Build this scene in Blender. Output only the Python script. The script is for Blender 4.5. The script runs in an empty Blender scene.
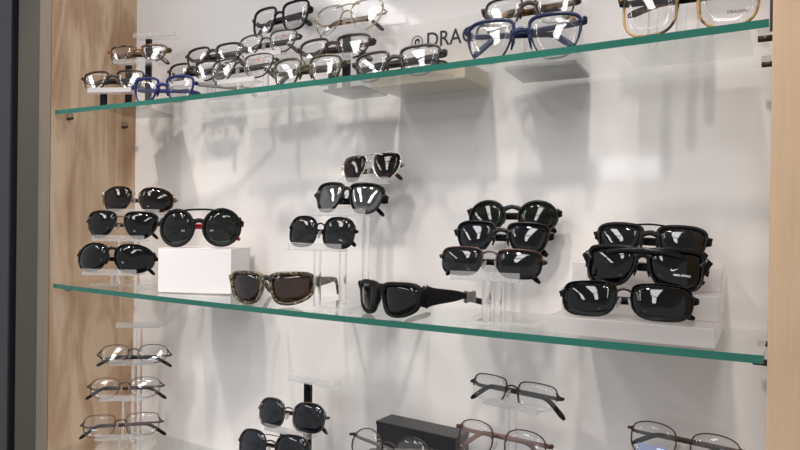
import bpy, bmesh, math, random
from mathutils import Vector, Matrix, Euler
random.seed(4)
S = bpy.context.scene
COL = S.collection
PI = math.pi

# ------------------------------------------------------------------ helpers
def link(o, parent=None):
    COL.objects.link(o)
    if parent is not None:
        o.parent = parent
    return o

def obj(name, bm, mat, parent=None, smooth=False):
    bmesh.ops.recalc_face_normals(bm, faces=bm.faces)
    me = bpy.data.meshes.new(name)
    bm.to_mesh(me); bm.free()
    for m in (mat if isinstance(mat, (list, tuple)) else [mat]):
        me.materials.append(m)
    if smooth:
        for p in me.polygons: p.use_smooth = True
    return link(bpy.data.objects.new(name, me), parent)

def thing(name, label, cat, loc=(0, 0, 0), rot=(0, 0, 0), group=None):
    o = bpy.data.objects.new(name, None)
    o.empty_display_size = .02
    o.location = loc; o.rotation_euler = rot
    o['label'] = label; o['category'] = cat
    if group: o['group'] = group
    return link(o)

def tag(o, label, cat, group=None):
    o['label'] = label; o['category'] = cat
    if group: o['group'] = group
    return o

def struct(o):
    o['kind'] = 'structure'
    return o

def box(bm, c, s, bev=0, mi=0):
    n0 = len(bm.verts); f0 = set(bm.faces)
    r = bmesh.ops.create_cube(bm, size=1, matrix=Matrix.Translation(c) @ Matrix.Diagonal((s[0], s[1], s[2], 1)))
    if bev:
        es = list({e for v in r['verts'] for e in v.link_edges})
        bmesh.ops.bevel(bm, geom=es, offset=bev, segments=2, profile=.6, affect='EDGES')
    for f in bm.faces:
        if f not in f0: f.material_index = mi
    return bm

def cyl(bm, a, b, r, seg=20):
    a = Vector(a); b = Vector(b); d = b - a
    q = Vector((0, 0, 1)).rotation_difference(d).to_matrix().to_4x4()
    bmesh.ops.create_cone(bm, cap_ends=True, segments=seg, radius1=r, radius2=r, depth=d.length,
                          matrix=Matrix.Translation((a + b) / 2) @ q)
    return bm

RR = [(1, .55), (.8, .9), (.3, 1), (-.3, 1), (-.8, .9), (-1, .55), (-1, -.55), (-.8, -.9), (-.3, -1), (.3, -1), (.8, -.9), (1, -.55)]
def sweep(bm, pts, ab, ref, closed=False):
    """rounded-rectangle tube; ab = per-point (half width across, half width along ref)"""
    pts = [Vector(p) for p in pts]; n = len(pts); rings = []
    ref = Vector(ref)
    for i, p in enumerate(pts):
        if closed: t = pts[(i + 1) % n] - pts[i - 1]
        else: t = pts[min(i + 1, n - 1)] - pts[max(i - 1, 0)]
        t.normalize()
        n1 = (ref - ref.dot(t) * t).normalized(); n2 = t.cross(n1)
        a, b = ab[i] if isinstance(ab, list) else ab
        rings.append([bm.verts.new(p + n2 * (a * x) + n1 * (b * y)) for x, y in RR])
    m = len(RR)
    for i in range(n if closed else n - 1):
        A, Bq = rings[i], rings[(i + 1) % n]
        for j in range(m):
            bm.faces.new((A[j], A[(j + 1) % m], Bq[(j + 1) % m], Bq[j]))
    if not closed:
        bm.faces.new(rings[0]); bm.faces.new(list(reversed(rings[-1])))

def spline(cps, n, closed=True):
    out = []; k = len(cps)
    segs = k if closed else k - 1
    for s in range(segs):
        g = lambda i: Vector(cps[i % k]) if closed else Vector(cps[max(0, min(k - 1, i))])
        p0, p1, p2, p3 = g(s - 1), g(s), g(s + 1), g(s + 2)
        for j in range(n):
            t = j / n
            out.append(.5 * ((2 * p1) + (p2 - p0) * t + (2 * p0 - 5 * p1 + 4 * p2 - p3) * t * t + (3 * p1 - p0 - 3 * p2 + p3) * t ** 3))
    if not closed: out.append(Vector(cps[-1]))
    return out

# ------------------------------------------------------------------ materials
def new_mat(name):
    m = bpy.data.materials.new(name); m.use_nodes = True
    nt = m.node_tree; nt.nodes.clear()
    out = nt.nodes.new('ShaderNodeOutputMaterial')
    return m, nt, out

def principled(name, col, rough=.5, metal=0, spec=.5, coat=0):
    m, nt, out = new_mat(name)
    b = nt.nodes.new('ShaderNodeBsdfPrincipled')
    b.inputs['Base Color'].default_value = (*col, 1)
    b.inputs['Roughness'].default_value = rough
    b.inputs['Metallic'].default_value = metal
    b.inputs['Specular IOR Level'].default_value = spec
    b.inputs['Coat Weight'].default_value = coat
    b.inputs['Coat Roughness'].default_value = .05
    nt.links.new(b.outputs[0], out.inputs[0])
    m['bsdf'] = b.name
    return m

def clear(name, tint, ior=1.5, rough=.0, milky=0., milk=(.9, .9, .9), boost=1.0):
    """clear slab: see-through tint plus Fresnel mirror, optional cloudy share"""
    m, nt, out = new_mat(name); N = nt.nodes; L = nt.links
    tr = N.new('ShaderNodeBsdfTransparent'); tr.inputs[0].default_value = (*tint, 1)
    gl = N.new('ShaderNodeBsdfGlossy'); gl.inputs['Roughness'].default_value = rough
    gl.inputs[0].default_value = (1, 1, 1, 1)
    fr = N.new('ShaderNodeFresnel')
    ge = N.new('ShaderNodeNewGeometry'); io = N.new('ShaderNodeMapRange')      # the same mirror share on the way in and out
    io.inputs[3].default_value = ior; io.inputs[4].default_value = 1 / ior
    L.new(ge.outputs['Backfacing'], io.inputs[0]); L.new(io.outputs[0], fr.inputs[0])
    mx = N.new('ShaderNodeMixShader')
    if boost != 1:
        mu = N.new('ShaderNodeMath'); mu.operation = 'MULTIPLY'; mu.use_clamp = True
        L.new(fr.outputs[0], mu.inputs[0]); mu.inputs[1].default_value = boost
        L.new(mu.outputs[0], mx.inputs[0])
    else:
        L.new(fr.outputs[0], mx.inputs[0])
    base = tr
    if milky:
        df = N.new('ShaderNodeBsdfDiffuse'); df.inputs[0].default_value = (*milk, 1)
        tl = N.new('ShaderNodeBsdfTranslucent'); tl.inputs[0].default_value = (*milk, 1)
        mm = N.new('ShaderNodeMixShader'); mm.inputs[0].default_value = .5
        L.new(df.outputs[0], mm.inputs[1]); L.new(tl.outputs[0], mm.inputs[2])
        m2 = N.new('ShaderNodeMixShader'); m2.inputs[0].default_value = milky
        L.new(tr.outputs[0], m2.inputs[1]); L.new(mm.outputs[0], m2.inputs[2])
        base = m2
    L.new(base.outputs[0], mx.inputs[1]); L.new(gl.outputs[0], mx.inputs[2])
    L.new(mx.outputs[0], out.inputs[0])
    return m

def wood(name, c0, c1, c2, seed, zs=1.3):
    m, nt, out = new_mat(name); N = nt.nodes; L = nt.links
    b = N.new('ShaderNodeBsdfPrincipled'); b.inputs['Roughness'].default_value = .42
    b.inputs['Specular IOR Level'].default_value = .35
    tc = N.new('ShaderNodeTexCoord'); mp = N.new('ShaderNodeMapping')
    mp.inputs['Location'].default_value = (seed, seed * 2.3, seed * .7)
    mp.inputs['Scale'].default_value = (7, 7, zs)
    L.new(tc.outputs['Object'], mp.inputs[0])
    n1 = N.new('ShaderNodeTexNoise'); n1.inputs['Scale'].default_value = 2.2
    n1.inputs['Detail'].default_value = 3; n1.inputs['Distortion'].default_value = .9
    L.new(mp.outputs[0], n1.inputs['Vector'])
    mu = N.new('ShaderNodeMath'); mu.operation = 'MULTIPLY'; mu.inputs[1].default_value = 22
    L.new(n1.outputs[0], mu.inputs[0])
    sn = N.new('ShaderNodeMath'); sn.operation = 'SINE'; L.new(mu.outputs[0], sn.inputs[0])
    mr = N.new('ShaderNodeMapRange'); mr.inputs[1].default_value = -1; mr.inputs[2].default_value = 1
    L.new(sn.outputs[0], mr.inputs[0])
    mp2 = N.new('ShaderNodeMapping'); mp2.inputs['Scale'].default_value = (160, 160, 7)
    L.new(tc.outputs['Object'], mp2.inputs[0])
    n2 = N.new('ShaderNodeTexNoise'); n2.inputs['Scale'].default_value = 2; n2.inputs['Detail'].default_value = 4
    L.new(mp2.outputs[0], n2.inputs['Vector'])
    mp3 = N.new('ShaderNodeMapping'); mp3.inputs['Scale'].default_value = (5, 5, 1.6); mp3.inputs['Location'].default_value = (seed * 3, 1, seed)
    L.new(tc.outputs['Object'], mp3.inputs[0])
    n3 = N.new('ShaderNodeTexNoise'); n3.inputs['Scale'].default_value = 2.5; n3.inputs['Detail'].default_value = 5; n3.inputs['Distortion'].default_value = .6
    L.new(mp3.outputs[0], n3.inputs['Vector'])
    add = N.new('ShaderNodeMath'); add.operation = 'MULTIPLY_ADD'; add.inputs[1].default_value = .22
    L.new(mr.outputs[0], add.inputs[0])
    a2 = N.new('ShaderNodeMath'); a2.operation = 'MULTIPLY_ADD'; a2.inputs[1].default_value = .2
    L.new(n2.outputs[0], a2.inputs[0])
    a3 = N.new('ShaderNodeMath'); a3.operation = 'MULTIPLY'; a3.inputs[1].default_value = .85
    L.new(n3.outputs[0], a3.inputs[0]); L.new(a3.outputs[0], a2.inputs[2])
    L.new(a2.outputs[0], add.inputs[2])
    cr = N.new('ShaderNodeValToRGB'); e = cr.color_ramp.elements
    e[0].position = .33; e[0].color = (*c0, 1); e[1].position = .78; e[1].color = (*c2, 1)
    k = e.new(.55); k.color = (*c1, 1)
    L.new(add.outputs[0], cr.inputs[0]); L.new(cr.outputs[0], b.inputs['Base Color'])
    L.new(b.outputs[0], out.inputs[0])
    return m

def mottled(name, c0, c1, scale, rough=.25, thr=(.42, .58)):
    m, nt, out = new_mat(name); N = nt.nodes; L = nt.links
    b = N.new('ShaderNodeBsdfPrincipled'); b.inputs['Roughness'].default_value = rough
    tc = N.new('ShaderNodeTexCoord')
    n = N.new('ShaderNodeTexNoise'); n.inputs['Scale'].default_value = scale; n.inputs['Detail'].default_value = 2
    L.new(tc.outputs['Object'], n.inputs['Vector'])
    cr = N.new('ShaderNodeValToRGB'); e = cr.color_ramp.elements
    e[0].position = thr[0]; e[0].color = (*c0, 1); e[1].position = thr[1]; e[1].color = (*c1, 1)
    L.new(n.outputs[0], cr.inputs[0]); L.new(cr.outputs[0], b.inputs['Base Color'])
    L.new(b.outputs[0], out.inputs[0])
    return m

M = {}
M['laminate'] = principled('white_laminate', (.82, .79, .78), .07, spec=.45)
M['wood_left'] = wood('maple_veneer_left', (.43, .26, .15), (.60, .40, .255), (.78, .59, .42), 3.1)
M['wood_right'] = wood('maple_veneer_right', (.47, .33, .205), (.56, .40, .265), (.65, .49, .345), 7.7, .5)
M['wood_edge_shaded'] = wood('maple_edging_shaded', (.15, .125, .095), (.175, .145, .11), (.20, .165, .125), 5.2, .4)  # same maple, shade on the left front edge put into its colour
M['taupe'] = principled('taupe_paint', (.062, .054, .043), .7)
M['charcoal'] = principled('charcoal_paint', (.020, .022, .026), .45)
M['gapblack'] = principled('black_gap', (.004, .004, .004), .8)
M['ceiling'] = principled('ceiling_paint', (.75, .74, .72), .9)
M['carpet'] = principled('carpet', (.16, .15, .14), .95)
M['glass'] = clear('shelf_glass', (.955, .975, .965), 1.5)
M['glass_edge'] = principled('glass_edge_green', (.010, .125, .09), .12, spec=.6)
M['acrylic'] = clear('clear_acrylic', (.97, .973, .975), 1.49, .03, .20, (.92, .92, .92))
def rod(name):
    m, nt, out = new_mat(name); N = nt.nodes; L = nt.links
    g = N.new('ShaderNodeBsdfGlass'); g.inputs['IOR'].default_value = 1.49; g.inputs['Roughness'].default_value = .0
    tr = N.new('ShaderNodeBsdfTransparent'); mx = N.new('ShaderNodeMixShader'); mx.inputs[0].default_value = .6
    L.new(tr.outputs[0], mx.inputs[1]); L.new(g.outputs[0], mx.inputs[2]); L.new(mx.outputs[0], out.inputs[0])
    return m
M['acrylic_post'] = rod('clear_acrylic_rod')
M['frost_white'] = clear('white_frosted_acrylic', (.95, .95, .95), 1.49, .15, .62, (.93, .92, .92))
M['lip'] = clear('polished_acrylic_lip', (.95, .955, .96), 1.49, .03, .22, (.93, .93, .93))
M['frosted'] = clear('frosted_acrylic', (.93, .92, .92), 1.49, .2, .55, (.88, .87, .87))
M['white'] = principled('white_card', (.86, .855, .86), .45)
M['black_gloss'] = principled('black_gloss', (.004, .004, .005), .22, spec=.22)
M['black_matte'] = principled('black_matte', (.005, .005, .0055), .5, spec=.2)
M['black_box'] = principled('black_box_card', (.012, .012, .015), .35)
M['chrome'] = principled('chrome', (.75, .74, .73), .18, 1)
M['gold'] = principled('pale_gold', (.42, .34, .25), .25, 1)
M['silver'] = principled('silver', (.62, .58, .54), .25, 1)
M['gunmetal'] = principled('gunmetal', (.04, .035, .033), .35, .6)
M['bronze'] = principled('bronze', (.075, .045, .036), .35, .6)
M['pewter'] = principled('pewter', (.16, .145, .135), .3, .9)
M['navy'] = principled('navy_acetate', (.006, .012, .05), .2, spec=.3)
M['bluepl'] = principled('royal_blue_acetate', (.008, .012, .10), .25, spec=.3)
M['teal'] = principled('teal_acetate', (.02, .14, .15), .25)
M['greyarm'] = principled('grey_arm', (.16, .16, .15), .4)
M['olive'] = mottled('olive_acetate', (.020, .018, .008), (.085, .075, .028), 120)
M['tort'] = mottled('tortoise', (.020, .009, .005), (.19, .085, .026), 90)
M['tort_dark'] = mottled('dark_tortoise', (.012, .007, .006), (.10, .035, .018), 90)
M['amber'] = mottled('amber_tortoise', (.03, .016, .008), (.46, .28, .09), 45)
M['brown'] = principled('brown_acetate', (.028, .016, .013), .22, spec=.35)
M['rose'] = principled('rose_brown', (.17, .09, .075), .25)
M['dkbrown'] = principled('dark_brown', (.016, .009, .009), .22, spec=.3)
M['smoke'] = principled('smoke_crystal', (.035, .029, .033), .2, spec=.4)
M['red'] = principled('red_rubber', (.62, .03, .035), .35)
M['pad'] = clear('nose_pad', (.85, .83, .80), 1.45, .1, .35)
M['camo'] = mottled('camo', (.014, .011, .008), (.20, .155, .10), 210, .4, (.47, .55))
M['steel'] = principled('steel_tag', (.36, .35, .34), .3, .9)
M['tan'] = principled('cream_block', (.62, .50, .34), .5)
M['greyplate'] = principled('grey_plate', (.20, .195, .19), .4)
M['tagwhite'] = principled('tag_white', (.9, .9, .9), .5)
M['patchblue'] = principled('patch_blue', (.42, .48, .80), .5)
M['ink'] = principled('black_ink', (.005, .005, .005), .5)
M['demo'] = clear('demo_lens', (.965, .965, .97), 1.5, .0, .01, (.9, .9, .9), 1.0)
M['dark'] = clear('smoke_lens', (.11, .11, .125), 1.55, .0)
M['darker'] = clear('black_lens', (.04, .042, .045), 1.5, .0)
M['darkbrown'] = clear('dark_brown_lens', (.14, .085, .075), 1.5, .0)
M['green'] = clear('green_lens', (.10, .12, .10), 1.5, .0)
M['brownmir'] = clear('amber_lens', (.17, .10, .035), 1.55, .02, boost=1.3)
M['blue'] = clear('blue_grey_lens', (.09, .105, .14), 1.55, .0)
M['mirror'] = clear('silver_mirror_lens', (.10, .105, .115), 2.2, .0, boost=1.6)

# ------------------------------------------------------------------ place
CZ = 1.5
XL, XR = -1.1523, -0.0125
YF, YB = .70, .8747
ZT, ZM, ZB = 1.695, 1.3787, 1.0726
SAG = .004
def shelf_z(z0, x):
    h = (XR - XL) / 2; c = (XR + XL) / 2
    return z0 - SAG * (1 - ((x - c) / h) ** 2)

def top_of(z0, x, hw):
    return max(shelf_z(z0, x - hw), shelf_z(z0, x + hw), shelf_z(z0, x))

def flat(name, lo, hi, mat):
    bm = bmesh.new()
    lo = Vector(lo); hi = Vector(hi)
    box(bm, (lo + hi) / 2, hi - lo)
    return obj(name, bm, mat)

struct(flat('floor', (-2.6, -3.0, -.05), (1.6, 1.0, 0), M['carpet']))
struct(flat('ceiling', (-2.6, -3.0, 2.75), (1.6, 1.0, 2.8), M['ceiling']))
struct(flat('wall_left', (-1.2676, .700, 0), (XL - .0365, .90, 2.75), M['taupe']))
struct(flat('wall_right', (XR + .075, .72, 0), (1.6, .90, 2.75), M['taupe']))
d = thing('door_1', 'charcoal door edge at the far left', 'door'); del d['category']; del d['label']
d['kind'] = 'structure'
bm = bmesh.new(); box(bm, (-1.785, .7175, 1.06), (1.0, .045, 2.11), .003); obj('door_leaf', bm, M['charcoal'], d)
bm = bmesh.new(); box(bm, (-1.272, .76, 1.06), (.0085, .04, 2.11)); obj('door_gap', bm, M['gapblack'], d)

cab = thing('display_cabinet', 'built-in maple display cabinet with a glossy white back', 'cabinet', ((XL + XR) / 2, YB, .55))
def cab_part(name, lo, hi, mat):
    o0 = Vector(cab.location)
    bm = bmesh.new(); lo = Vector(lo) - o0; hi = Vector(hi) - o0
    box(bm, (lo + hi) / 2, hi - lo, .0008)
    return obj(name, bm, mat, cab)
cab_part('back_panel', (XL, YB, .55), (XR, YB + .012, 2.35), M['laminate'])
cab_part('side_panel', (XL - .036, YF - .004, .55), (XL, YB + .012, 2.35), M['wood_left'])
cab_part('side_panel', (XR, YF - .004, .55), (XR + .07, YB + .012, 2.35), M['wood_right'])
cab_part('edge_band_shaded', (XL - .036, YF - .0055, .55), (XL, YF - .0042, 2.35), M['wood_edge_shaded'])
cab_part('base_panel', (XL, YF, .55), (XR, YB, .57), M['wood_left'])
for z0 in (ZT, ZM, ZB):
    for x, s in ((XL, 1), (XR, -1)):
        for y in (YF + .028, YB - .03):
            bm = bmesh.new()
            cyl(bm, Vector((x, y, z0 - .0115)) - cab.location, Vector((x + s * .013, y, z0 - .0115)) - cab.location, .0032, 12)
            obj('shelf_pin', bm, M['bronze'], cab, True)

bm = bmesh.new()
box(bm, Vector((XR - .0013, YF + .006, ZT + .035)) - cab.location, (.0024, .010, .09), .0004)
obj('shelf_bracket', bm, M['gunmetal'], cab)

def shelf(z0, label):
    n = 28; t = .008; bm = bmesh.new()
    x0, x1 = XL + .004, XR - .003; y0, y1 = YF + .001, YB - .0015
    cols = []
    for i in range(n + 1):
        x = x0 + (x1 - x0) * i / n; z = shelf_z(z0, x)
        cols.append([bm.verts.new((x, y, zz)) for y, zz in ((y0, z), (y1, z), (y1, z - t), (y0, z - t))])
    for i in range(n):
        A, Bq = cols[i], cols[i + 1]
        for j in range(4):
            f = bm.faces.new((A[j], A[(j + 1) % 4], Bq[(j + 1) % 4], Bq[j]))
            f.material_index = 1 if j == 3 else 0
    bm.faces.new(cols[0]); bm.faces.new(cols[-1])
    o = obj('glass_shelf', bm, [M['glass'], M['glass_edge'], M['glass']])
    return tag(o, label, 'shelf', 'glass shelves of the cabinet')
shelf(ZT, 'clear glass shelf with green edge, topmost, seen from below')
shelf(ZM, 'clear glass shelf with green edge holding the sunglasses, the middle shelf')
shelf(ZB, 'lowest clear glass shelf, mostly cut off by the photo bottom')

# ------------------------------------------------------------------ eyewear
OUT = {
 'biker': [(-1, .5), (-.85, .9), (-.05, 1), (.7, .95), (1, .62), (.98, .05), (.78, -.55), (.2, -.96), (-.4, -1), (-.76, -.75), (-.95, -.1)],
 'pilot': [(-1, .5), (-.85, .87), (-.3, 1), (.45, 1), (.9, .82), (1, .42), (.86, -.3), (.52, -.85), (0, -1), (-.42, -.9), (-.78, -.35)],
 'squircle': [((abs(math.cos(q)) ** .75) * (1 if math.cos(q) >= 0 else -1), (abs(math.sin(q)) ** .75) * (1 if math.sin(q) >= 0 else -1)) for q in [i * PI / 8 + .01 for i in range(16)]],
 'drop': [(-1, .35), (-.75, .85), (-.1, 1), (.5, .85), (.9, .45), (1, -.1), (.85, -.62), (.4, -.95), (-.15, -1), (-.62, -.82), (-.92, -.3)],
 'rect': [(-1, .3), (-.88, .84), (-.35, 1), (.4, 1), (.85, .85), (1, .35), (.95, -.4), (.66, -.87), (.05, -1), (-.55, -.93), (-.9, -.5)],
 'soft': [(-1, .2), (-.84, .76), (-.3, 1), (.4, .98), (.88, .72), (1, .15), (.9, -.5), (.5, -.92), (0, -1), (-.5, -.92), (-.88, -.5)],
 'oval': [(math.cos(i * PI / 6), math.sin(i * PI / 6)) for i in range(12)],
 'round': [(math.cos(i * PI / 8), math.sin(i * PI / 8)) for i in range(16)],
 'aviator': [(-1, .4), (-.82, .86), (-.2, 1), (.5, .98), (.92, .76), (1, .3), (.88, -.32), (.5, -.83), (.02, -1), (-.45, -.82), (-.82, -.25)],
 'way': [(-1, .5), (-.82, .88), (-.1, 1), (.55, .99), (.91, .82), (1, .4), (.9, -.3), (.62, -.84), (.05, -1), (-.5, -.9), (-.86, -.35)],
 'square': [(-1, .1), (-.9, .78), (-.4, 1), (.4, 1), (.9, .8), (1, .1), (.92, -.6), (.5, -.97), (0, -1), (-.5, -.97), (-.9, -.6)],
 'sport': [(-1, .3), (-.78, .8), (-.1, 1), (.55, .9), (.93, .5), (1, 0), (.82, -.6), (.3, -.95), (-.3, -1), (-.72, -.75), (-.95, -.2)],
 'shield': [(-1, .55), (-.8, .92), (0, 1), (.7, .98), (.97, .8), (1, .1), (.93, -.6), (.6, -.92), (0, -1), (-.5, -.85), (-.84, -.3)],
}
POSE = {
 'A1': (-1.0470, 0.8, 1.8143, 22, 1.07, 0.1251),
 'A2': (-1.0485, 0.75, 1.7541, 22, 1.29, 0.1275),
 'A3': (-0.9078, 0.745, 1.7380, 14, 0.18, 0.1267),
 'B1': (-0.8868, 0.838, 1.7998, 3, 0.26, 0.1430),
 'B2': (-0.9018, 0.805, 1.7650, 3, -0.93, 0.1314),
 'B3': (-0.7287, 0.745, 1.7406, 3, 1.55, 0.1343),
 'B4': (-0.7265, 0.8, 1.7920, 3, 0.59, 0.1270),
 'B5': (-0.7432, 0.85, 1.8489, 2, 2.90, 0.1249),
 'C1': (-0.5956, 0.84, 1.8224, -2, -1.25, 0.1377),
 'C2': (-0.5852, 0.79, 1.7635, 2, -0.52, 0.1373),
 'C3': (-0.6004, 0.745, 1.7301, 6, 0.18, 0.1247),
 'C4': (-0.4576, 0.76, 1.7210, 0, 0.86, 0.1456),
 'D1': (-0.2757, 0.752, 1.7411, 6, -0.48, 0.1478),
 'D2': (-0.2834, 0.795, 1.7773, 6, 0.88, 0.1254),
 'E1': (-0.0879, 0.722, 1.7278, 0, -0.70, 0.1379),
 'M1a': (-1.0228, 0.785, 1.5363, 24, -1.68, 0.1437),
 'M1b': (-1.0255, 0.755, 1.4911, 24, -0.71, 0.1392),
 'M1c': (-1.0000, 0.725, 1.4311, 24, -0.93, 0.1459),
 'M2': (-0.8605, 0.785, 1.4924, 24, 1.44, 0.1465),
 'M3': (-0.6554, 0.74, 1.4091, 15, 0.94, 0.1424),
 'M4a': (-0.5431, 0.83, 1.5825, 2, 3.27, 0.1066),
 'M4b': (-0.5501, 0.785, 1.5339, 4, -1.66, 0.1196),
 'M4c': (-0.5622, 0.735, 1.4876, 6, -1.26, 0.1084),
 'M5': (-0.4491, 0.738, 1.4134, -23, 1.83, 0.1408),
 'M6a': (-0.3182, 0.84, 1.5146, 8, -0.22, 0.1276),
 'M6b': (-0.3134, 0.79, 1.4860, 8, -1.18, 0.1285),
 'M6c': (-0.3056, 0.735, 1.4564, 8, -1.21, 0.1314),
 'M7a': (-0.1482, 0.735, 1.4248, 2, 0.24, 0.1436),
 'M7b': (-0.1381, 0.785, 1.4583, 2, -2.13, 0.1322),
 'M7c': (-0.1401, 0.835, 1.4863, 2, -2.38, 0.1325),
 'N1a': (-1.0503, 0.8, 1.2436, 37, 0.26, 0.1340),
 'N1b': (-1.0336, 0.77, 1.1929, 37, 0.69, 0.1353),
 'N1c': (-1.0030, 0.74, 1.1372, 37, 2.37, 0.1408),
 'N2a': (-0.6384, 0.765, 1.2087, -2, 3.36, 0.1366),
 'N2b': (-0.6463, 0.735, 1.1659, -2, 4.31, 0.1464),
 'N3': (-0.4438, 0.735, 1.2080, -2, 1.10, 0.1358),
 'N4a': (-0.3057, 0.82, 1.2796, -8, -0.28, 0.1350),
 'N4b': (-0.3010, 0.765, 1.2341, -8, 1.11, 0.1332),
 'N5': (-0.0983, 0.83, 1.2489, -1, -2.44, 0.1284),
}

GL = {}
RS = .78
def eyewear(key, label, group, shape='rect', lh=.30, lw=.385, gap=.135, hv=.45, k=1.3, tilt=10,
            rim=(.0009, .0009), dep=.0012, rimmat='gunmetal', half=None, lens='demo', bridge='arch', bz=.25,
            topbar=None, pads=True, arm=(.0022, .0008), armmat=None, tip=(.0030, .0014), tipmat=None,
            fold=True, flip=False, splay=0, cat='glasses', name='eyeglasses', rest=None, droop=38, alen=.098, tlen=.042,
            nasal_mat=None, tilt_arm=0, rimless=False, armwide=None):
    X, Y, Z, psi, roll, W = POSE[key]
    R = Euler((math.radians(-tilt), math.radians(-roll), math.radians(psi)), 'XYZ')
    root = thing(name, label, cat, (0, 0, 0), R, group)
    lwm, lhm, gp = lw * W, lh * W, gap * W
    cx = gp / 2 + lwm / 2; cz = -hv * lhm / 2
    yy = lambda x: k * x * x
    armmat = armmat or rimmat; tipmat = tipmat or armmat
    rim = (rim[0] * RS, rim[1] * RS)
    ol = [(p.x, p.y) for p in spline([(a, b) for a, b in OUT[shape]], 4)]
    def P3(s, u, v, sc=1.0):
        x = cx + u * lwm / 2 * sc; z = cz + v * lhm / 2 * sc
        return Vector((s * x, yy(x), z))
    zbot = cz - lhm / 2 - rim[1]
    OFF = Vector((0, 0, -zbot))                 # root sits at the base of the frame
    bm = bmesh.new()
    # rims
    if not rimless:
        for s in (-1, 1):
            pts = []; ab = []
            if half is None:
                for u, v in ol:
                    pts.append(P3(s, u, v)); w = rim[1] + (rim[0] - rim[1]) * min(1, max(0, (v + .3) / 1.1)); ab.append((w, dep))
                sweep(bm, [p + OFF for p in pts], ab, (0, 1, 0), True)
            else:
                idx = [i for i, (u, v) in enumerate(ol) if v > half or (u < -.55 and v > half - .5)]
                st = next(i for i in range(len(ol)) if (i in idx) and ((i - 1) % len(ol) not in idx))
                run = []
                i = st
                while i % len(ol) in idx and len(run) < len(ol): run.append(ol[i % len(ol)]); i += 1
                sweep(bm, [P3(s, u, v) + OFF for u, v in run], (rim[0], dep), (0, 1, 0))
    # bridge
    nas = -1
    bzv = bz
    x0 = gp / 2 + lwm * .04; zb = cz + bzv * lhm / 2
    if bridge == 'arch':
        pts = spline([(-x0, yy(x0), zb), (-x0 * .55, yy(x0) - .001, zb + .0032), (0, -.0012, zb + .0045), (x0 * .55, yy(x0) - .001, zb + .0032), (x0, yy(x0), zb)], 4, False)
        sweep(bm, [p + OFF for p in pts], (max(.0011, rim[0]), max(.0011, dep)), (0, 1, 0))
    elif bridge == 'thick':
        t = max(.0026, rim[0] * 1.5)
        pts = spline([(-x0 - .001, yy(x0), zb + .001), (-x0 * .5, 0, zb + .0035), (0, -.0006, zb + .0045), (x0 * .5, 0, zb + .0035), (x0 + .001, yy(x0), zb + .001)], 4, False)
        sweep(bm, [p + OFF for p in pts], [(t * 1.15, dep)] * 4 + [(t, dep)] * (len(pts) - 8) + [(t * 1.15, dep)] * 4, (0, 1, 0))
        for s in (-1, 1):   # nose saddles running down the inner rims
            pts = [P3(s, u, v) + OFF + Vector((-s * .0006, .0022, 0)) for u, v in ((-.95, .25), (-.97, -.05), (-.9, -.45))]
            sweep(bm, pts, [(.0014, .0030), (.0017, .0036), (.0008, .0012)], (0, 1, 0))
    if topbar is not None:
        zt, xt = cz + topbar[0] * lhm / 2, topbar[1] * cx
        r = topbar[2]
        pts = spline([(-xt, yy(xt) - .0006, zt - topbar[3]), (-xt * .55, yy(xt * .5) - .001, zt), (0, -.0016, zt + .0006), (xt * .55, yy(xt * .5) - .001, zt), (xt, yy(xt) - .0006, zt - topbar[3])], 4, False)
        sweep(bm, [p + OFF for p in pts], (r, max(dep, r)), (0, 1, 0))
    # end pieces
    hx = W / 2; hy = yy(hx) + .004
    if fold: alen *= W / .142; tlen *= W / .142
    ah = arm[0]
    for s in (-1, 1):
        a = P3(s, .93, .55 if not rimless else .5)
        b = Vector((s * (hx - .001), yy(hx) - .0005, 0)); c = Vector((s * hx, hy + .002, 0))
        e = max(rim[0], .0012)
        sweep(bm, [a + OFF, (a * .35 + b * .65) + OFF, b + OFF, c + OFF],
              [(max(e, ah * .8 if ah > .008 else 0), dep), (max(e, ah * .85 if ah > .008 else ah * .6), max(dep, .0013)), (max(e, ah * .9), max(dep, .0015)), (max(e * .6, .0012, ah * .95 if ah > .005 else 0), .0012)], (0, 1, 0) if fold is None else (0, 1, .001))
    mats = [M[rimmat]]
    obj('frame_front', bm, mats, root, True)
    # lenses
    for s in (-1, 1):
        bm = bmesh.new(); n = len(ol)
        t = .0009; dome = lwm * (.022 if lens == 'demo' else .05)
        layers = []
        for dy, rev in ((-t, 1), (t, -1)):
            ctr = bm.verts.new(P3(s, 0, 0) + OFF + Vector((0, dy - dome, 0)))
            rings = []
            for sc in (.33, .66, .985):
                ring = []
                for u, v in ol:
                    q = P3(s, u, v, sc) + OFF; q.y += dy - dome * (1 - sc * sc)
                    ring.append(bm.verts.new(q))
                rings.append(ring)
            for j in range(n):
                bm.faces.new((ctr, rings[0][j], rings[0][(j + 1) % n]))
                for a, b in ((0, 1), (1, 2)):
                    bm.faces.new((rings[a][j], rings[b][j], rings[b][(j + 1) % n], rings[a][(j + 1) % n]))
            layers.append(rings[-1])
        for j in range(n):
            bm.faces.new((layers[0][j], layers[0][(j + 1) % n], layers[1][(j + 1) % n], layers[1][j]))
        obj('lens', bm, M[lens], root, True)
    # nose pads
    if pads:
        for s in (-1, 1):
            bm = bmesh.new()
            c = Vector((s * (gp / 2 - .0015), .0055, cz - lhm * .06)) + OFF
            bmesh.ops.create_uvsphere(bm, u_segments=10, v_segments=6, radius=1,
                matrix=Matrix.Translation(c) @ Euler((0, s * -.35, s * .5)).to_matrix().to_4x4() @ Matrix.Diagonal((.0012, .0030, .0062, 1)))
            sweep(bm, [P3(s, -.97, .1) + OFF, c + Vector((s * .003, .002, .003)), c], (.0004, .0004), (0, 1, 0))
            obj('nose_pad', bm, M['pad'], root, True)
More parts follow.
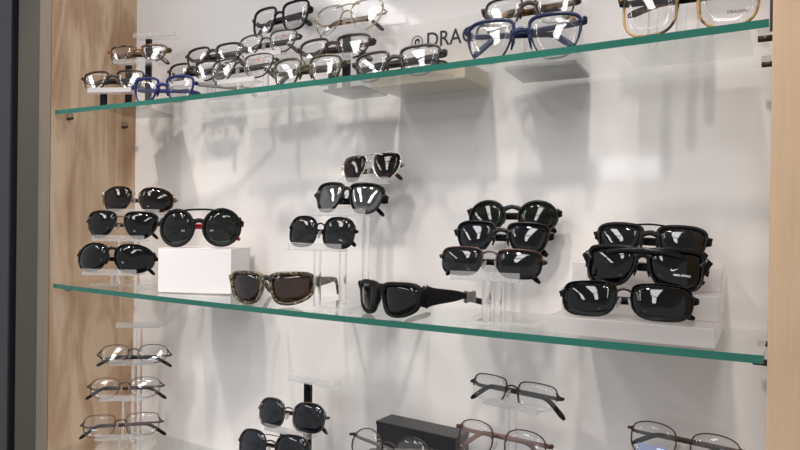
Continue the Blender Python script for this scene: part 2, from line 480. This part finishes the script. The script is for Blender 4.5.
    # temples
    for s in (-1, 1):
        h0, th = arm
        fo = fold if isinstance(fold, bool) else fold[0 if s < 0 else 1]
        am = armmat if isinstance(armmat, str) else armmat[0 if s < 0 else 1]
        tm = tipmat if isinstance(tipmat, str) else tipmat[0 if s < 0 else 1]
        if fo:
            first = (s == 1) != flip
            g = .0035 if first else .0085
            y1 = hy + g
            dz = -.001 if first else -.003
            ta = math.radians(tilt_arm)
            A = [Vector((s * hx, hy, 0)), Vector((s * (hx - .002), hy + g * .7, 0)), Vector((s * (hx - .008), y1, dz)),
                 Vector((s * (hx - .045), y1 + .001, dz - .037 * math.tan(ta))), Vector((s * (hx - alen), y1 + .001, dz - .09 * math.tan(ta)))]
            da = math.radians(droop)
            e = A[-1]
            Bp = [e, e + Vector((-s * .012 * math.cos(da * .5), 0, -.012 * math.sin(da * .5))),
                  e + Vector((-s * (.012 + (tlen - .012) * math.cos(da)), .001, -.004 - (tlen - .012) * math.sin(da)))]
        else:
            sp = math.sin(math.radians(splay)); cp = math.cos(math.radians(splay))
            base = Vector((s * hx, hy, 0))
            fw = lambda l, z: base + Vector((s * sp * l, cp * l, z))
            ta = math.tan(math.radians(tilt_arm))
            A = [base, fw(.012, -.012 * ta), fw(.05, -.05 * ta), fw(alen, -alen * ta)]
            e = A[-1]; da = math.radians(droop)
            Bp = [e, e + Vector((-s * .001, .013, -.005 - .013 * ta)), e + Vector((-s * .006, tlen * math.cos(da), -tlen * math.sin(da)))]
        bm = bmesh.new()
        Ap = spline(A, 3, False)
        hm = tip[0] * .8
        ab = []
        for i in range(len(Ap)):
            f = i / (len(Ap) - 1)
            hh = h0 if armwide is None else armwide
            ab.append((th if i else .0010, (h0 * (1 - f) + hm * f) if armwide is None else (h0 + (hm - h0) * max(0, (f - armwide) / (1 - armwide)))))
        sweep(bm, [p + OFF for p in Ap], ab, (0, 0, 1))
        tmp = obj('temple', bm, M[am], root, True)
        bm = bmesh.new(); Bs = spline(Bp, 4, False)
        nb = len(Bs)
        ab = [(tip[1], hm + (tip[0] - hm) * min(1, 1.6 * i / nb)) for i in range(nb)]
        ab[-1] = (tip[1] * .6, tip[0] * .55)
        sweep(bm, [p + OFF for p in Bs], ab, (0, 0, 1))
        obj('temple_tip', bm, M[tm], tmp, True)
    # place: hinge line at (X, Y, Z)
    Rm = R.to_matrix()
    root.location = Vector((X, Y, Z)) - Rm @ (OFF + Vector((0, yy(W / 2), 0)))
    def world_verts(o):
        mw = Matrix.LocRotScale(root.location, R, None)
        return [mw @ v.co for v in o.data.vertices]
    allv = [v for c in root.children for v in world_verts(c)]
    allv += [v for c in root.children for g in c.children for v in world_verts(g)]
    if rest is not None:
        dz = max(rest(v.x) - v.z for v in allv) + .0004
        root.location.z += dz
    fv = [v for c in root.children if c.name.startswith(('frame_front', 'lens')) for v in world_verts(c)]
    fz = min(v.z for v in fv)
    rz = Matrix.Rotation(-math.radians(psi), 3, 'Z')
    low = [rz @ (v - Vector((X, Y, 0))) for v in fv if v.z < fz + .012]
    GL[key] = dict(root=root, X=X, Y=Y, psi=psi, W=W, fz=fz, y0=min(v.y for v in low), y1=max(v.y for v in low), lh=lhm, lw=lwm, gp=gp, cx=cx, cz=cz, OFF=OFF, k=k, dome=dome)
    return root

restT = lambda x: shelf_z(ZT, x)
restM = lambda x: shelf_z(ZM, x)
restB = lambda x: shelf_z(ZB, x)

GT, GM, GB = 'eyeglass frames on the top shelf', 'sunglasses on the middle shelf', 'frames on the bottom shelf'
ace = dict(bridge='thick', pads=False, dep=.0019, tip=(.0040, .0016), arm=(.0042, .0016))
SUN = dict(cat='sunglasses', name='sunglasses')

# ---- top shelf
eyewear('A1', 'mottled brown frame on the rear tier of the black-post stand at far left', GT, 'pilot', .26, rim=(.0021, .0012), rimmat='tort', hv=.5, tilt=14, **{**ace, 'arm': (.0030, .0013)})
eyewear('A2', 'thin brown frame with clear lower rims at far left, lowest on its black-post stand', GT, 'pilot', .29, rim=(.0018, .0007), rimmat='brown', tilt=14, **{**ace, 'arm': (.0028, .0012)})
eyewear('A3', 'royal blue plastic frame with grey and teal arms at the front shelf edge', GT, 'pilot', .35, rim=(.0025, .0013), rimmat='bluepl', armmat=('bluepl', 'greyarm'), tipmat=('bluepl', 'teal'), tilt=6, rest=restT, fold=(True, False), splay=72, tilt_arm=3, droop=6, **ace)
eyewear('B1', 'glossy brown rectangular frame on the white tiered ledges, upper left one', GT, 'pilot', .26, rim=(.0023, .0011), rimmat='brown', tilt=14, **{**ace, 'arm': (.0034, .0014)})
eyewear('B2', 'dark brown frame just behind the royal blue frame, low on its ledge', GT, 'pilot', .28, rim=(.0020, .0009), rimmat='dkbrown', tilt=14, **{**ace, 'arm': (.0034, .0014)})
eyewear('B3', 'thin dark metal frame with a red heart sticker, lower of the two heart frames', GT, 'pilot', .29, rim=(.0012, .0010), rimmat='gunmetal', tilt=14, arm=(.0026, .0010))
eyewear('B4', 'thin dark metal frame with a red heart sticker, upper of the two heart frames', GT, 'pilot', .30, rim=(.0013, .0010), rimmat='gunmetal', tilt=14, arm=(.0026, .0010))
eyewear('B5', 'thick black frame with a metal bridge, topmost frame left of the gold aviators', GT, 'way', .42, rim=(.0024, .0018), rimmat='black_gloss', hv=0.35, tilt=12, lw=.40, gap=.13, **{**ace, 'bridge': 'arch'})
eyewear('C1', 'thin pale gold wire aviator frame with a double bridge', GT, 'aviator', .36, rim=(.0008, .0008), rimmat='gold', hv=0.2, tilt=12, topbar=(.82, .62, .0007, .001), arm=(.0012, .0008), tipmat='tort_dark', lw=.41, gap=.12)
eyewear('C2', 'dark brown frame on a clear ledge below the gold aviators', GT, 'pilot', .27, rim=(.0021, .0010), rimmat='brown', tipmat='dkbrown', tilt=14, **{**ace, 'arm': (.0036, .0014)})
eyewear('C3', 'olive green plastic frame at the shelf edge in front of black posts', GT, 'pilot', .35, rim=(.0023, .0012), rimmat='olive', tilt=6, rest=restT, **ace)
eyewear('C4', 'smoky grey crystal frame in front of the cream sign block', GT, 'pilot', .28, rim=(.0022, .0010), rimmat='smoke', tipmat='dkbrown', tilt=8, rest=restT, droop=8, **ace)
eyewear('D1', 'large navy plastic frame at the shelf edge before the grey plate', GT, 'pilot', .36, rim=(.0028, .0011), rimmat='navy', hv=0.7, tilt=4, rest=restT, lw=.40, gap=.13, **{**ace, 'arm': (.0044, .0016)}, tilt_arm=4)
eyewear('D2', 'brown tortoise frame raised behind the large navy frame', GT, 'way', .34, rim=(.0016, .0012), rimmat='brown', armmat='tort', tipmat='amber', tilt=12, **ace)
eyewear('E1', 'black and amber tortoise frame at the far right end of the top shelf', GT, 'squircle', .42, rim=(.0019, .0016), rimmat='amber', armmat='black_gloss', tipmat='tort', flip=True, tilt=2, rest=restT, lw=.39, gap=.14, **{**ace, 'arm': (.0042, .0017)}, alen=.094, droop=10)
BOXTOP = top_of(ZM, -.862, .075) + .0004 + .0742
RISE = [(-0.083, 0.075, 0, 0.02), (-0.03, 0.075, 0.02, 0.047), (0.02, 0.075, 0.047, 0.075)]
RZ = top_of(ZM, -.143, .086) + .0004
STEPTOP = [RZ + r[3] for r in RISE]
# ---- middle shelf
eyewear('M1a', 'dark brown sunglasses on the top ledge of the leftmost stand', GM, 'drop', .33, rim=(.0005, .0005), rimmat='gold', lens='darkbrown', hv=0.15, tilt=10, k=2.2, lw=.44, gap=.085, tipmat='tort_dark', armmat='tort_dark', **SUN)
eyewear('M1b', 'black aviator sunglasses with a double bridge on the middle ledge of the leftmost stand', GM, 'aviator', .36, rim=(.0009, .0009), rimmat='gunmetal', lens='darker', hv=0.2, tilt=10, k=2.2, lw=.425, gap=.10, topbar=(.55, .40, .0007, .0), bz=-.1, **SUN)
eyewear('M1c', 'black wraparound sunglasses on the lowest ledge of the leftmost stand', GM, 'drop', .34, rim=(.0012, .0007), rimmat='black_gloss', lens='darker', hv=0.1, tilt=10, k=3.6, lw=.44, gap=.08, bridge='thick', pads=False, bz=.5, arm=(.003, .0014), **SUN)
eyewear('M2', 'round black sunglasses with a straight top bar and red inner arms, on the white box', GM, 'round', .42, rim=(.0032, .003), rimmat='black_matte', armmat='red', tipmat='red', lens='green', hv=0.2, tilt=6, k=1.6, lw=.42, gap=.12, topbar=(.98, .95, .0016, .004), bridge='thick', pads=False, arm=(.0052, .0016), tip=(.004, .0016), rest=lambda x: BOXTOP, dep=.002, **SUN)
eyewear('M3', 'camouflage wraparound sunglasses with amber lenses, lying on the glass by the white box', GM, 'biker', .31, rim=(.0034, .0026), rimmat='camo', lens='brownmir', tilt=2, k=4.5, lw=.42, gap=.10, bridge='thick', pads=False, arm=(.0085, .002), tip=(.004, .0018), fold=False, splay=-4, dep=.003, rest=restM, bz=.5, alen=.074, **SUN)
eyewear('M4a', 'silver double-bridge sunglasses with dark brown lenses, highest on the shelf', GM, 'aviator', .40, rim=(.0008, .0008), rimmat='silver', lens='darkbrown', hv=0.1, tilt=14, k=2, lw=.43, gap=.10, topbar=(.92, .8, .0008, .002), tipmat='tort', **SUN)
eyewear('M4b', 'black wrap sunglasses with silver mirror lenses on the middle ledge of the tall clear stand', GM, 'pilot', .37, rim=(.0022, .0012), rimmat='black_gloss', lens='mirror', hv=0.15, tilt=16, k=3.4, lw=.42, gap=.09, bridge='thick', pads=False, arm=(.006, .0016), dep=.002, bz=.45, **SUN)
eyewear('M4c', 'large squarish grey-lens metal sunglasses on the lowest ledge of the tall stand', GM, 'squircle', .41, rim=(.0008, .0008), rimmat='black_gloss', lens='dark', hv=0.2, tilt=10, k=1.6, lw=.435, gap=.10, bz=.35, **SUN)
eyewear('M5', 'black sunglasses standing open on the glass with a metal cuff around one arm', GM, 'biker', .29, rim=(.0034, .0024), rimmat='black_matte', lens='darker', tilt=2, k=3.3, lw=.42, gap=.10, bridge='thick', pads=False, arm=(.0150, .0022), tip=(.0040, .002), fold=False, splay=-4, dep=.003, rest=restM, bz=.5, hv=.3, alen=.068, tlen=.046, droop=14, **SUN)
eyewear('M6a', 'rounded black sunglasses with green lenses, rearmost on the short clear stand', GM, 'round', .34, rim=(.0024, .0014), rimmat='black_gloss', lens='green', hv=0.35, tilt=16, k=1.8, lw=.40, gap=.14, bridge='thick', pads=False, arm=(.0040, .0016), tip=(.0040, .0016), dep=.0018, bz=.4, **SUN)
eyewear('M6b', 'glossy black sunglasses, middle pair on the short clear stand', GM, 'pilot', .33, rim=(.0020, .0009), rimmat='black_gloss', lens='blue', hv=0.35, tilt=16, k=1.8, lw=.40, gap=.13, bridge='thick', pads=False, arm=(.0040, .0016), tip=(.0040, .0016), dep=.0018, bz=.3, **SUN)
eyewear('M6c', 'slim half-rim sunglasses with a bronze bridge, front pair on the short clear stand', GM, 'rect', .27, rim=(.0011, .0011), rimmat='bronze', half=.1, lens='dark', hv=0.35, tilt=14, k=2.0, lw=.41, gap=.13, bz=.5, tipmat='black_gloss', armmat='black_gloss', **SUN)
eyewear('M7a', 'black rectangular metal sunglasses, front pair on the frosted step riser', GM, 'rect', .27, rim=(.0007, .0007), rimmat='black_matte', lens='darker', hv=0.3, droop=18, tilt=18, rest=lambda x: STEPTOP[0], k=2.2, lw=.42, gap=.10, bz=.35, arm=(.0030, .0012), tip=(.0036, .0015), **SUN)
eyewear('M7b', 'black wide-arm wrap sunglasses with white logo, middle pair on the frosted riser', GM, 'shield', .34, rim=(.0030, .0020), rimmat='black_gloss', lens='darker', hv=0.3, droop=18, tilt=12, rest=lambda x: STEPTOP[1], topbar=(.80, 1.25, .0036, .003), k=3.8, lw=.42, gap=.09, bridge='thick', pads=False, arm=(.0090, .002), tip=(.0036, .0016), dep=.0026, bz=.45, **SUN)
eyewear('M7c', 'matte charcoal sunglasses with a top bar, rearmost on the frosted riser', GM, 'pilot', .33, rim=(.0026, .0016), rimmat='black_matte', lens='dark', hv=0.35, droop=18, tilt=14, rest=lambda x: STEPTOP[2], k=1.8, lw=.40, gap=.13, bridge='thick', pads=False, topbar=(1.0, .62, .0009, .0012), arm=(.0048, .0016), tip=(.0040, .0016), dep=.002, bz=.35, **SUN)
# ---- bottom shelf
eyewear('N1a', 'wire reading glasses on the highest filled ledge of the clear tower', GB, 'soft', .26, rim=(.0006, .0007), rimmat='gunmetal', hv=0, alen=0.104, tilt=28, lw=.385, gap=.13, arm=(.0012, .0008), tipmat='black_gloss', droop=28, armmat='gunmetal')
eyewear('N1b', 'wire reading glasses on the middle ledge of the clear tower', GB, 'soft', .27, rim=(.0006, .0007), rimmat='bronze', hv=0.2, alen=0.108, tilt=22, lw=.385, gap=.13, arm=(.0012, .0008), tipmat='black_gloss', droop=34)
eyewear('N1c', 'wire reading glasses on the lowest ledge of the clear tower', GB, 'rect', .27, rim=(.0007, .0007), rimmat='bronze', hv=0.15, alen=0.108, tilt=18, lw=.39, gap=.13, arm=(.0012, .0008), tipmat='black_gloss', droop=34)
eyewear('N2a', 'squarish sunglasses with blue-grey lenses on a ledge between black posts, upper pair', GB, 'squircle', .32, rim=(.0008, .0008), rimmat='pewter', lens='blue', hv=0.15, tilt=12, lw=.41, gap=.13, bz=.3, tipmat='pewter', **SUN)
eyewear('N2b', 'squarish sunglasses with blue-grey lenses cut off by the photo bottom, lower pair', GB, 'squircle', .32, rim=(.0008, .0008), rimmat='gunmetal', lens='blue', hv=0.15, tilt=12, lw=.41, gap=.13, bz=.3, topbar=(.8, .6, .0006, .001), **SUN)
eyewear('N3', 'thin dark wire eyeglasses in front of the black box', GB, 'oval', .33, rim=(.0008, .0008), rimmat='gunmetal', tilt=16, lw=.385, gap=.13, armmat='pewter', tilt_arm=8)
eyewear('N4a', 'half-rim eyeglasses with black arm tips on the top ledge of the single-post stand', GB, 'rect', .26, rim=(.0010, .0009), rimmat='gunmetal', half=-.15, hv=0.25, alen=0.108, tilt=16, lw=.39, gap=.13, arm=(.0020, .0010), tip=(.0034, .0014), tipmat='black_gloss', droop=40)
eyewear('N4b', 'full-rim dark bronze wire eyeglasses right of the black box, below the half-rim pair', GB, 'soft', .34, rim=(.0009, .0009), rimmat='bronze', tilt=14, lw=.39, gap=.13, arm=(.0030, .0012), armmat='rose', tipmat='rose')
eyewear('N5', 'dark wire eyeglasses with a blue patch at the bottom right', GB, 'soft', .33, rim=(.0010, .0010), rimmat='bronze', tilt=16, lw=.40, gap=.12, arm=(.0018, .0010), tipmat='black_gloss', droop=30)

def front_part(key, s, u, v, dy, bm_fn, name, mat, parent_lens=True):
    """a small mark lying on a lens (a child of that lens); local plane x-z facing the viewer"""
    g = GL[key]
    lens = [c for c in g['root'].children if c.name.startswith('lens')][0 if s < 0 else 1]
    x = s * (g['cx'] + u * g['lw'] * g['W'] / 2) if g['lw'] < 1 else 0
    z = g['cz'] + v * g['lh'] / 2
    dome = g['dome']
    y = g['k'] * x * x - .0009 - dome * (1 - u * u - v * v if u * u + v * v < 1 else 0) + dy
    slope = 2 * g['k'] * x
    bm = bm_fn()
    o = obj(name, bm, mat, lens)
    o.location = Vector((x, y, z)) + g['OFF']
    o.rotation_euler = (0, 0, math.atan(slope))
    return o

def heart():
    bm = bmesh.new(); n = 24; vs = []
    for i in range(n):
        t = 2 * PI * i / n
        vs.append((.016 * math.sin(t) ** 3 * .13, (.013 * math.cos(t) - .005 * math.cos(2 * t) - .002 * math.cos(3 * t) - .001 * math.cos(4 * t)) * .15))
    a = [bm.verts.new((x, 0, z)) for x, z in vs]; b = [bm.verts.new((x, -.0002, z)) for x, z in vs]
    bm.faces.new(a); bm.faces.new(b)
    for i in range(n): bm.faces.new((a[i], a[(i + 1) % n], b[(i + 1) % n], b[i]))
    return bm
for kk in ('B3', 'B4'):
    front_part(kk, 1, .45, .45, -.0006, heart, 'heart_sticker', M['red'])

def text_bm(txt, size, depth=.0002, align='LEFT', bold=0):
    cu = bpy.data.curves.new('lettering', 'FONT'); cu.body = txt; cu.size = size; cu.extrude = depth / 2
    cu.align_x = align; cu.align_y = 'BOTTOM'; cu.offset = bold; cu.resolution_u = 3
    o = bpy.data.objects.new('lettering', cu); COL.objects.link(o)
    dg = bpy.context.evaluated_depsgraph_get(); dg.update()
    me = bpy.data.meshes.new_from_object(o.evaluated_get(dg))
    bm = bmesh.new(); bm.from_mesh(me)
    bpy.data.objects.remove(o); bpy.data.curves.remove(cu); bpy.data.meshes.remove(me)
    bmesh.ops.rotate(bm, verts=bm.verts, cent=(0, 0, 0), matrix=Matrix.Rotation(PI / 2, 3, 'X'))
    return bm
def swoosh():
    bm = bmesh.new()
    top = [(-.0028, .0016), (-.0031, .0004), (-.0022, -.0003), (-.0005, .0002), (.0018, .0010), (.0040, .0018)]
    bot = [(-.0035, .0008), (-.0034, -.0008), (-.0022, -.0014), (-.0005, -.0009), (.0018, .0004), (.0040, .0018)]
    a = [bm.verts.new((x, 0, z)) for x, z in top]; b = [bm.verts.new((x, 0, z)) for x, z in bot]
    for i in range(5):
        vs = (a[i], a[i + 1], b[i + 1], b[i]) if i < 4 else (a[4], a[5], b[4])
        bm.faces.new(vs)
    ext = bmesh.ops.extrude_face_region(bm, geom=bm.faces[:])
    bmesh.ops.translate(bm, vec=(0, -.0002, 0), verts=[v for v in ext['geom'] if isinstance(v, bmesh.types.BMVert)])
    return bm
front_part('M7b', 1, .0, -.02, -.0012, swoosh, 'logo', M['tagwhite'])
front_part('M7b', 1, -.12, -.32, -.0012, lambda: text_bm('NIKE OPTICS', .0030, bold=.00006), 'lettering', M['tagwhite'])
front_part('E1', 1, -.05, -.60, -.0012, lambda: text_bm('DRAGON', .0042, bold=.00006), 'lettering', M['ink'])

# metal cuff on the biker pair's arm (outer side, viewer's right)
g = GL['M5']
arm_r = [c for c in g['root'].children if c.name.startswith('temple')][1]
bm = bmesh.new()
hx = g['W'] / 2; hy = g['k'] * hx * hx + .004
sp = math.sin(math.radians(-4))
for l, rz, ln in ((.078, .0068, .013), (.0705, .0080, .002), (.0855, .0080, .002)):
    c = Vector((hx + sp * l, hy + l, -.002)) + g['OFF']
    box(bm, c, (.0066 if ln > .005 else .0076, ln, rz * 2), .001)
obj('cuff', bm, M['steel'], arm_r)

def patch_bm():
    bm = bmesh.new(); box(bm, (0, 0, 0), (.034, .0006, .014), .0002); return bm
front_part('N5', -1, .10, -.60, .0035, patch_bm, 'lens_patch', M['patchblue'])  # thin flat blue patch just behind the left lens


# ------------------------------------------------------------------ stands
def stand(label, group, keys, z0, psi, base, post='acrylic', lw=.088, pr=.0055, name='eyewear_stand', baset=.004, basemat=None,
          lipmat='acrylic', extra=None, pxo=0, lip=.011, xo=0, gap_y=0):
    """base plate, one rod per ledge, and L-shaped ledges that the frames stand in. base = (x, y, w, d)"""
    bz = top_of(z0, base[0], base[2] * .62)
    t = thing(name, label, 'display stand', (base[0], base[1], bz + .0003), (0, 0, math.radians(psi)), group)
    inv = Matrix.Rotation(-math.radians(psi), 3, 'Z')
    bm = bmesh.new(); box(bm, (0, 0, baset / 2), (base[2], base[3], baset), .0012)
    obj('base', bm, M[basemat or ('acrylic' if post == 'acrylic' else 'black_gloss')], t)
    led = []
    for kk in keys:
        g = GL[kk]
        c = inv @ (Vector((g['X'], g['Y'], 0)) - Vector((base[0], base[1], 0)))
        d_psi = math.radians(g['psi'] - psi)
        led.append((c.x + xo, c.y, g['fz'] - bz, g['y0'], g['y1'], d_psi))
    for e in (extra or []):
        led.append(e)
    led_done = []
    for (x, y, z, y0, y1, dp) in led:
        bm = bmesh.new()
        ya, yb = y0 - .0035, y1 + .008
        box(bm, (0, (ya + yb) / 2, -.0019), (lw, yb - ya, .003), .0006)
        box(bm, (0, ya + .0011, lip / 2 - .0035), (lw, .0022, lip), .0006, 1)
        lm = lipmat if isinstance(lipmat, str) else lipmat[min(len(led_done), len(lipmat) - 1)]
        o = obj('ledge', bm, [M[lm], M['lip' if lm == 'acrylic' else lm]], t); o.location = (x, y, z); o.rotation_euler = (0, 0, dp)
        bm = bmesh.new()
        yp = y + (ya + yb) / 2 + .002
        px = x + (pxo if not isinstance(pxo, dict) else pxo.get(len(led_done), 0)); led_done.append(1)
        if post == 'acrylic':
            cyl(bm, (px, yp, baset), (px, yp, z - .0035), pr, 16)
            obj('post', bm, M['acrylic_post'], t, False)
        else:
            box(bm, (px, yp, (z - .0045 + baset) / 2), (pr * 2, pr * 1.2, z - .0045 - baset), .001)
            po = obj('post', bm, M['black_gloss'], t)
            bm = bmesh.new(); box(bm, (px, yp, z - .0041), (pr * 2.2, pr * 1.5, .0012), .0004)
            obj('cap', bm, M['chrome'], po)
    return t

GS_T, GS_M, GS_B = 'display stands on the top shelf', 'display stands on the middle shelf', 'display stands on the bottom shelf'
stand('black-post stand with clear ledges at the left end of the top shelf', GS_T, ['A2', 'A1'], ZT, 22, (-1.035, .795, .085, .10), post='black', lw=.085, lipmat=['frost_white', 'acrylic', 'acrylic'], lip=.0085, pr=.0055, pxo=-.018, extra=[(.018, .022, .150, -.004, .008, 0)])
stand('white-ledged stand under the brown and heart-sticker frames, top shelf', GS_T, ['B2', 'B1', 'B3', 'B4', 'B5'], ZT, 3, (-.735, .815, .190, .08), post='acrylic', lw=.074, pr=.005, lipmat='frost_white', pxo={0: .04}, lip=.0075)
stand('black-post stand behind the olive frame, top shelf', GS_T, ['C2', 'C1'], ZT, 0, (-.560, .810, .07, .07), post='black', lw=.085, pr=.006)
stand('clear stand on a grey plate behind the navy frame, top shelf', GS_T, ['D2'], ZT, 4, (-.266, .820, .09, .085), lw=.09, pr=.006, basemat='greyplate', baset=.005)
stand('clear stand behind the frame at the far right, top shelf', GS_T, [], ZT, 0, (-.098, .80, .13, .10), lw=.10, pr=.0055, extra=[(-.035, -.02, .11, -.004, .006, 0), (-.008, .0, .125, -.004, .006, 0), (.012, .02, .14, -.004, .006, 0)])
stand('clear three-ledge stand at the far left of the middle shelf', GS_M, ['M1c', 'M1b', 'M1a'], ZM, 24, (-1.035, .775, .10, .085), lw=.098, pr=.0055)
stand('tall clear three-post stand in the middle of the shelf', GS_M, ['M4c', 'M4b', 'M4a'], ZM, 5, (-.555, .79, .062, .095), lw=.088, pr=.0055, xo=-.006)
stand('short clear stand with three stepped ledges right of the open black pair', GS_M, ['M6c', 'M6b', 'M6a'], ZM, 8, (-.300, .785, .09, .10), lw=.085, pr=.0058, xo=-.004)
stand('clear four-ledge tower at the lower left, its top ledge empty', GS_B, ['N1c', 'N1b', 'N1a'], ZB, 37, (-1.045, .775, .10, .085), lw=.080, pr=.0055, extra=[(.012, .046, .222, -.004, .010, 0)])
stand('black-post stand with an empty top ledge on the bottom shelf', GS_B, ['N2b', 'N2a'], ZB, 0, (-.655, .775, .12, .10), post='black', lw=.085, pr=.0062, basemat='acrylic', pxo=-.012, extra=[(.010, .045, .175, -.004, .010, 0)])
stand('single-ledge clear stand under the wire pair before the black box', GS_B, ['N3'], ZB, -2, (-.448, .745, .09, .05), lw=.085)
stand('clear single-post stand holding the half-rim pair, bottom shelf', GS_B, ['N4b', 'N4a'], ZB, -8, (-.298, .79, .09, .10), lw=.080, pr=.006)
stand('clear stand under the wire pair at the bottom right', GS_B, ['N5'], ZB, 0, (-.095, .805, .09, .06), lw=.085)

# white box under the round pair
ps = math.radians(24)
wx, wy = -.843, .7565
ctr = Vector((-.843, .7565, 0)) + Vector((-math.sin(ps), math.cos(ps), 0)) * .046
o = thing('riser_box', 'plain white box carrying the round red-armed sunglasses', 'box', (ctr.x, ctr.y, BOXTOP - .0742), (0, 0, ps))
bm = bmesh.new(); box(bm, (0, 0, .0365), (.127, .092, .073), .0012); obj('box_body', bm, M['white'], o)
bm = bmesh.new(); box(bm, (0, .000, .0736), (.127, .0922, .0010), .0004); obj('lid', bm, M['white'], o)

# frosted three-step riser
o = thing('step_riser', 'frosted clear three-step riser at the right end of the middle shelf', 'display riser', (-.143, .790, RZ), (0, 0, math.radians(1)))
for i, (y0, y1, z0, z1) in enumerate(RISE):
    bm = bmesh.new(); box(bm, (0, (y0 + y1) / 2, (z0 + z1) / 2), (.168 - .012 * i * 0, y1 - y0, z1 - z0 - .0002), .0012)
    obj('step', bm, M['frosted'], o)

# sign with lettering in a cream block
sx, sy = -.4425, .822
o = thing('brand_sign', 'clear acrylic plaque with black brand lettering in a cream block', 'sign', (sx, sy, top_of(ZT, sx, .076) + .0004), (0, 0, 0))
bm = bmesh.new(); box(bm, (0, .004, .0115), (.150, .082, .023), .002); obj('block', bm, M['tan'], o)
PX = -.372 - sx
bm = bmesh.new(); box(bm, (PX, .0345, .065), (.279, .0035, .082), .0008); pq = obj('plaque', bm, M['acrylic'], o)
bz0 = o.location.z
bm = text_bm('DRAGON', .0316, .0006, bold=.0003)
x0 = min(v.co.x for v in bm.verts); x1 = max(v.co.x for v in bm.verts)
bmesh.ops.translate(bm, vec=(-x0, 0, 0), verts=bm.verts)
bmesh.ops.scale(bm, vec=(.122 / (x1 - x0), 1, 1), verts=bm.verts)
t = obj('lettering', bm, M['ink'], pq); t.location = (-.4626 - sx, .0325, 1.7535 - bz0)
bm = bmesh.new(); n = 28; a = []; b = []
for i in range(n):
    q = 2 * PI * i / n
    for lst, rr in ((a, .0084), (b, .0097)): lst.append(bm.verts.new((rr * math.cos(q), 0, rr * math.sin(q))))
for i in range(n): bm.faces.new((a[i], a[(i + 1) % n], b[(i + 1) % n], b[i]))
bm.faces.new([bm.verts.new((x * .8, 0, z * .8)) for x, z in [(-.006, -.002), (-.004, .005), (.002, .0075), (.006, .004), (.005, -.001), (.002, -.004), (.0025, .0005), (.0005, .003), (-.0015, .001), (-.0025, -.0045)]])
ext = bmesh.ops.extrude_face_region(bm, geom=bm.faces[:])
bmesh.ops.translate(bm, vec=(0, -.0006, 0), verts=[v for v in ext['geom'] if isinstance(v, bmesh.types.BMVert)])
t = obj('emblem', bm, M['ink'], pq); t.location = (-.4796 - sx, .0325, 1.7700 - bz0)

# black box low behind the wire pair
o = thing('black_case', 'black rectangular carton rising behind the wire pair at the bottom edge', 'box', (-.447, .825, top_of(ZB, -.447, .07) + .0004), (0, 0, math.radians(-3)))
bm = bmesh.new(); box(bm, (0, 0, .0655), (.132, .040, .131), .0012); obj('carton', bm, M['black_box'], o)
bm = bmesh.new(); box(bm, (0, 0, .1340), (.1335, .0415, .006), .001); obj('lid', bm, M['black_box'], o)


# ------------------------------------------------------------------ light and camera
def area(name, loc, rot, sx, sy, power, col=(1, 1, 1), spread=PI):
    l = bpy.data.lights.new(name, 'AREA'); l.shape = 'RECTANGLE'; l.size = sx; l.size_y = sy
    l.energy = power; l.color = col; l.spread = spread
    o = bpy.data.objects.new(name, l); o.location = loc; o.rotation_euler = rot
    return link(o)
# ceiling panels of the shop, a window behind the viewer, warm spots aimed into the cabinet
for x in (-2.1, -1.0, .1):
    for y in (-.5, -1.4):
        area('ceiling_panel_light', (x, y, 2.74), (0, 0, 0), .25, .8, 7.5, (1, .98, .97))
for x, sx in ((-1.051, .242), (-.82, .171)):
    area('window_light', (x, -2.95, 1.895), (PI / 2, 0, 0), sx, .15, 3.0 * sx, (.80, .89, 1))
for x in (-1.12, -.78, -.45, -.10):
    l = bpy.data.lights.new('spot_light', 'SPOT'); l.energy = 40; l.color = (1, .87, .80)
    l.spot_size = math.radians(31); l.spot_blend = .75; l.shadow_soft_size = .04
    o = bpy.data.objects.new('spot_light', l); link(o)
    o.location = (x * .9 - .06, .12, 2.68)
    d = Vector((x, YB, 1.22)) - Vector(o.location)
    o.rotation_euler = d.to_track_quat('-Z', 'Y').to_euler()


w = bpy.data.worlds.new('room_world'); S.world = w; w.use_nodes = True
w.node_tree.nodes['Background'].inputs[0].default_value = (.95, .97, 1, 1)
w.node_tree.nodes['Background'].inputs[1].default_value = 0.52

cam = bpy.data.cameras.new('camera'); cam.sensor_width = 36; cam.lens = 29.29; cam.clip_start = .02
co = bpy.data.objects.new('camera', cam); link(co)
yaw, pit, rol = .5340955, .00506464, .0132799
c, s = math.cos(yaw), math.sin(yaw); cp, sp = math.cos(pit), math.sin(pit); cr, sr = math.cos(rol), math.sin(rol)
r = Vector((c, s, 0)); F = Vector((-s * cp, c * cp, -sp)); U = Vector((-s * sp, c * sp, cp))
r2 = r * cr + U * sr; U2 = U * cr - r * sr
co.matrix_world = Matrix(((r2.x, U2.x, -F.x, 0), (r2.y, U2.y, -F.y, 0), (r2.z, U2.z, -F.z, CZ), (0, 0, 0, 1)))
S.camera = co
S.view_settings.view_transform = 'Standard'; S.view_settings.look = 'None'
S.view_settings.exposure = 0.08; S.view_settings.gamma = 1; S.view_settings.use_curve_mapping = False
S.cycles.use_denoising = True
S.cycles.max_bounces = 24; S.cycles.transparent_max_bounces = 48; S.cycles.glossy_bounces = 6
S.cycles.sample_clamp_indirect = 6
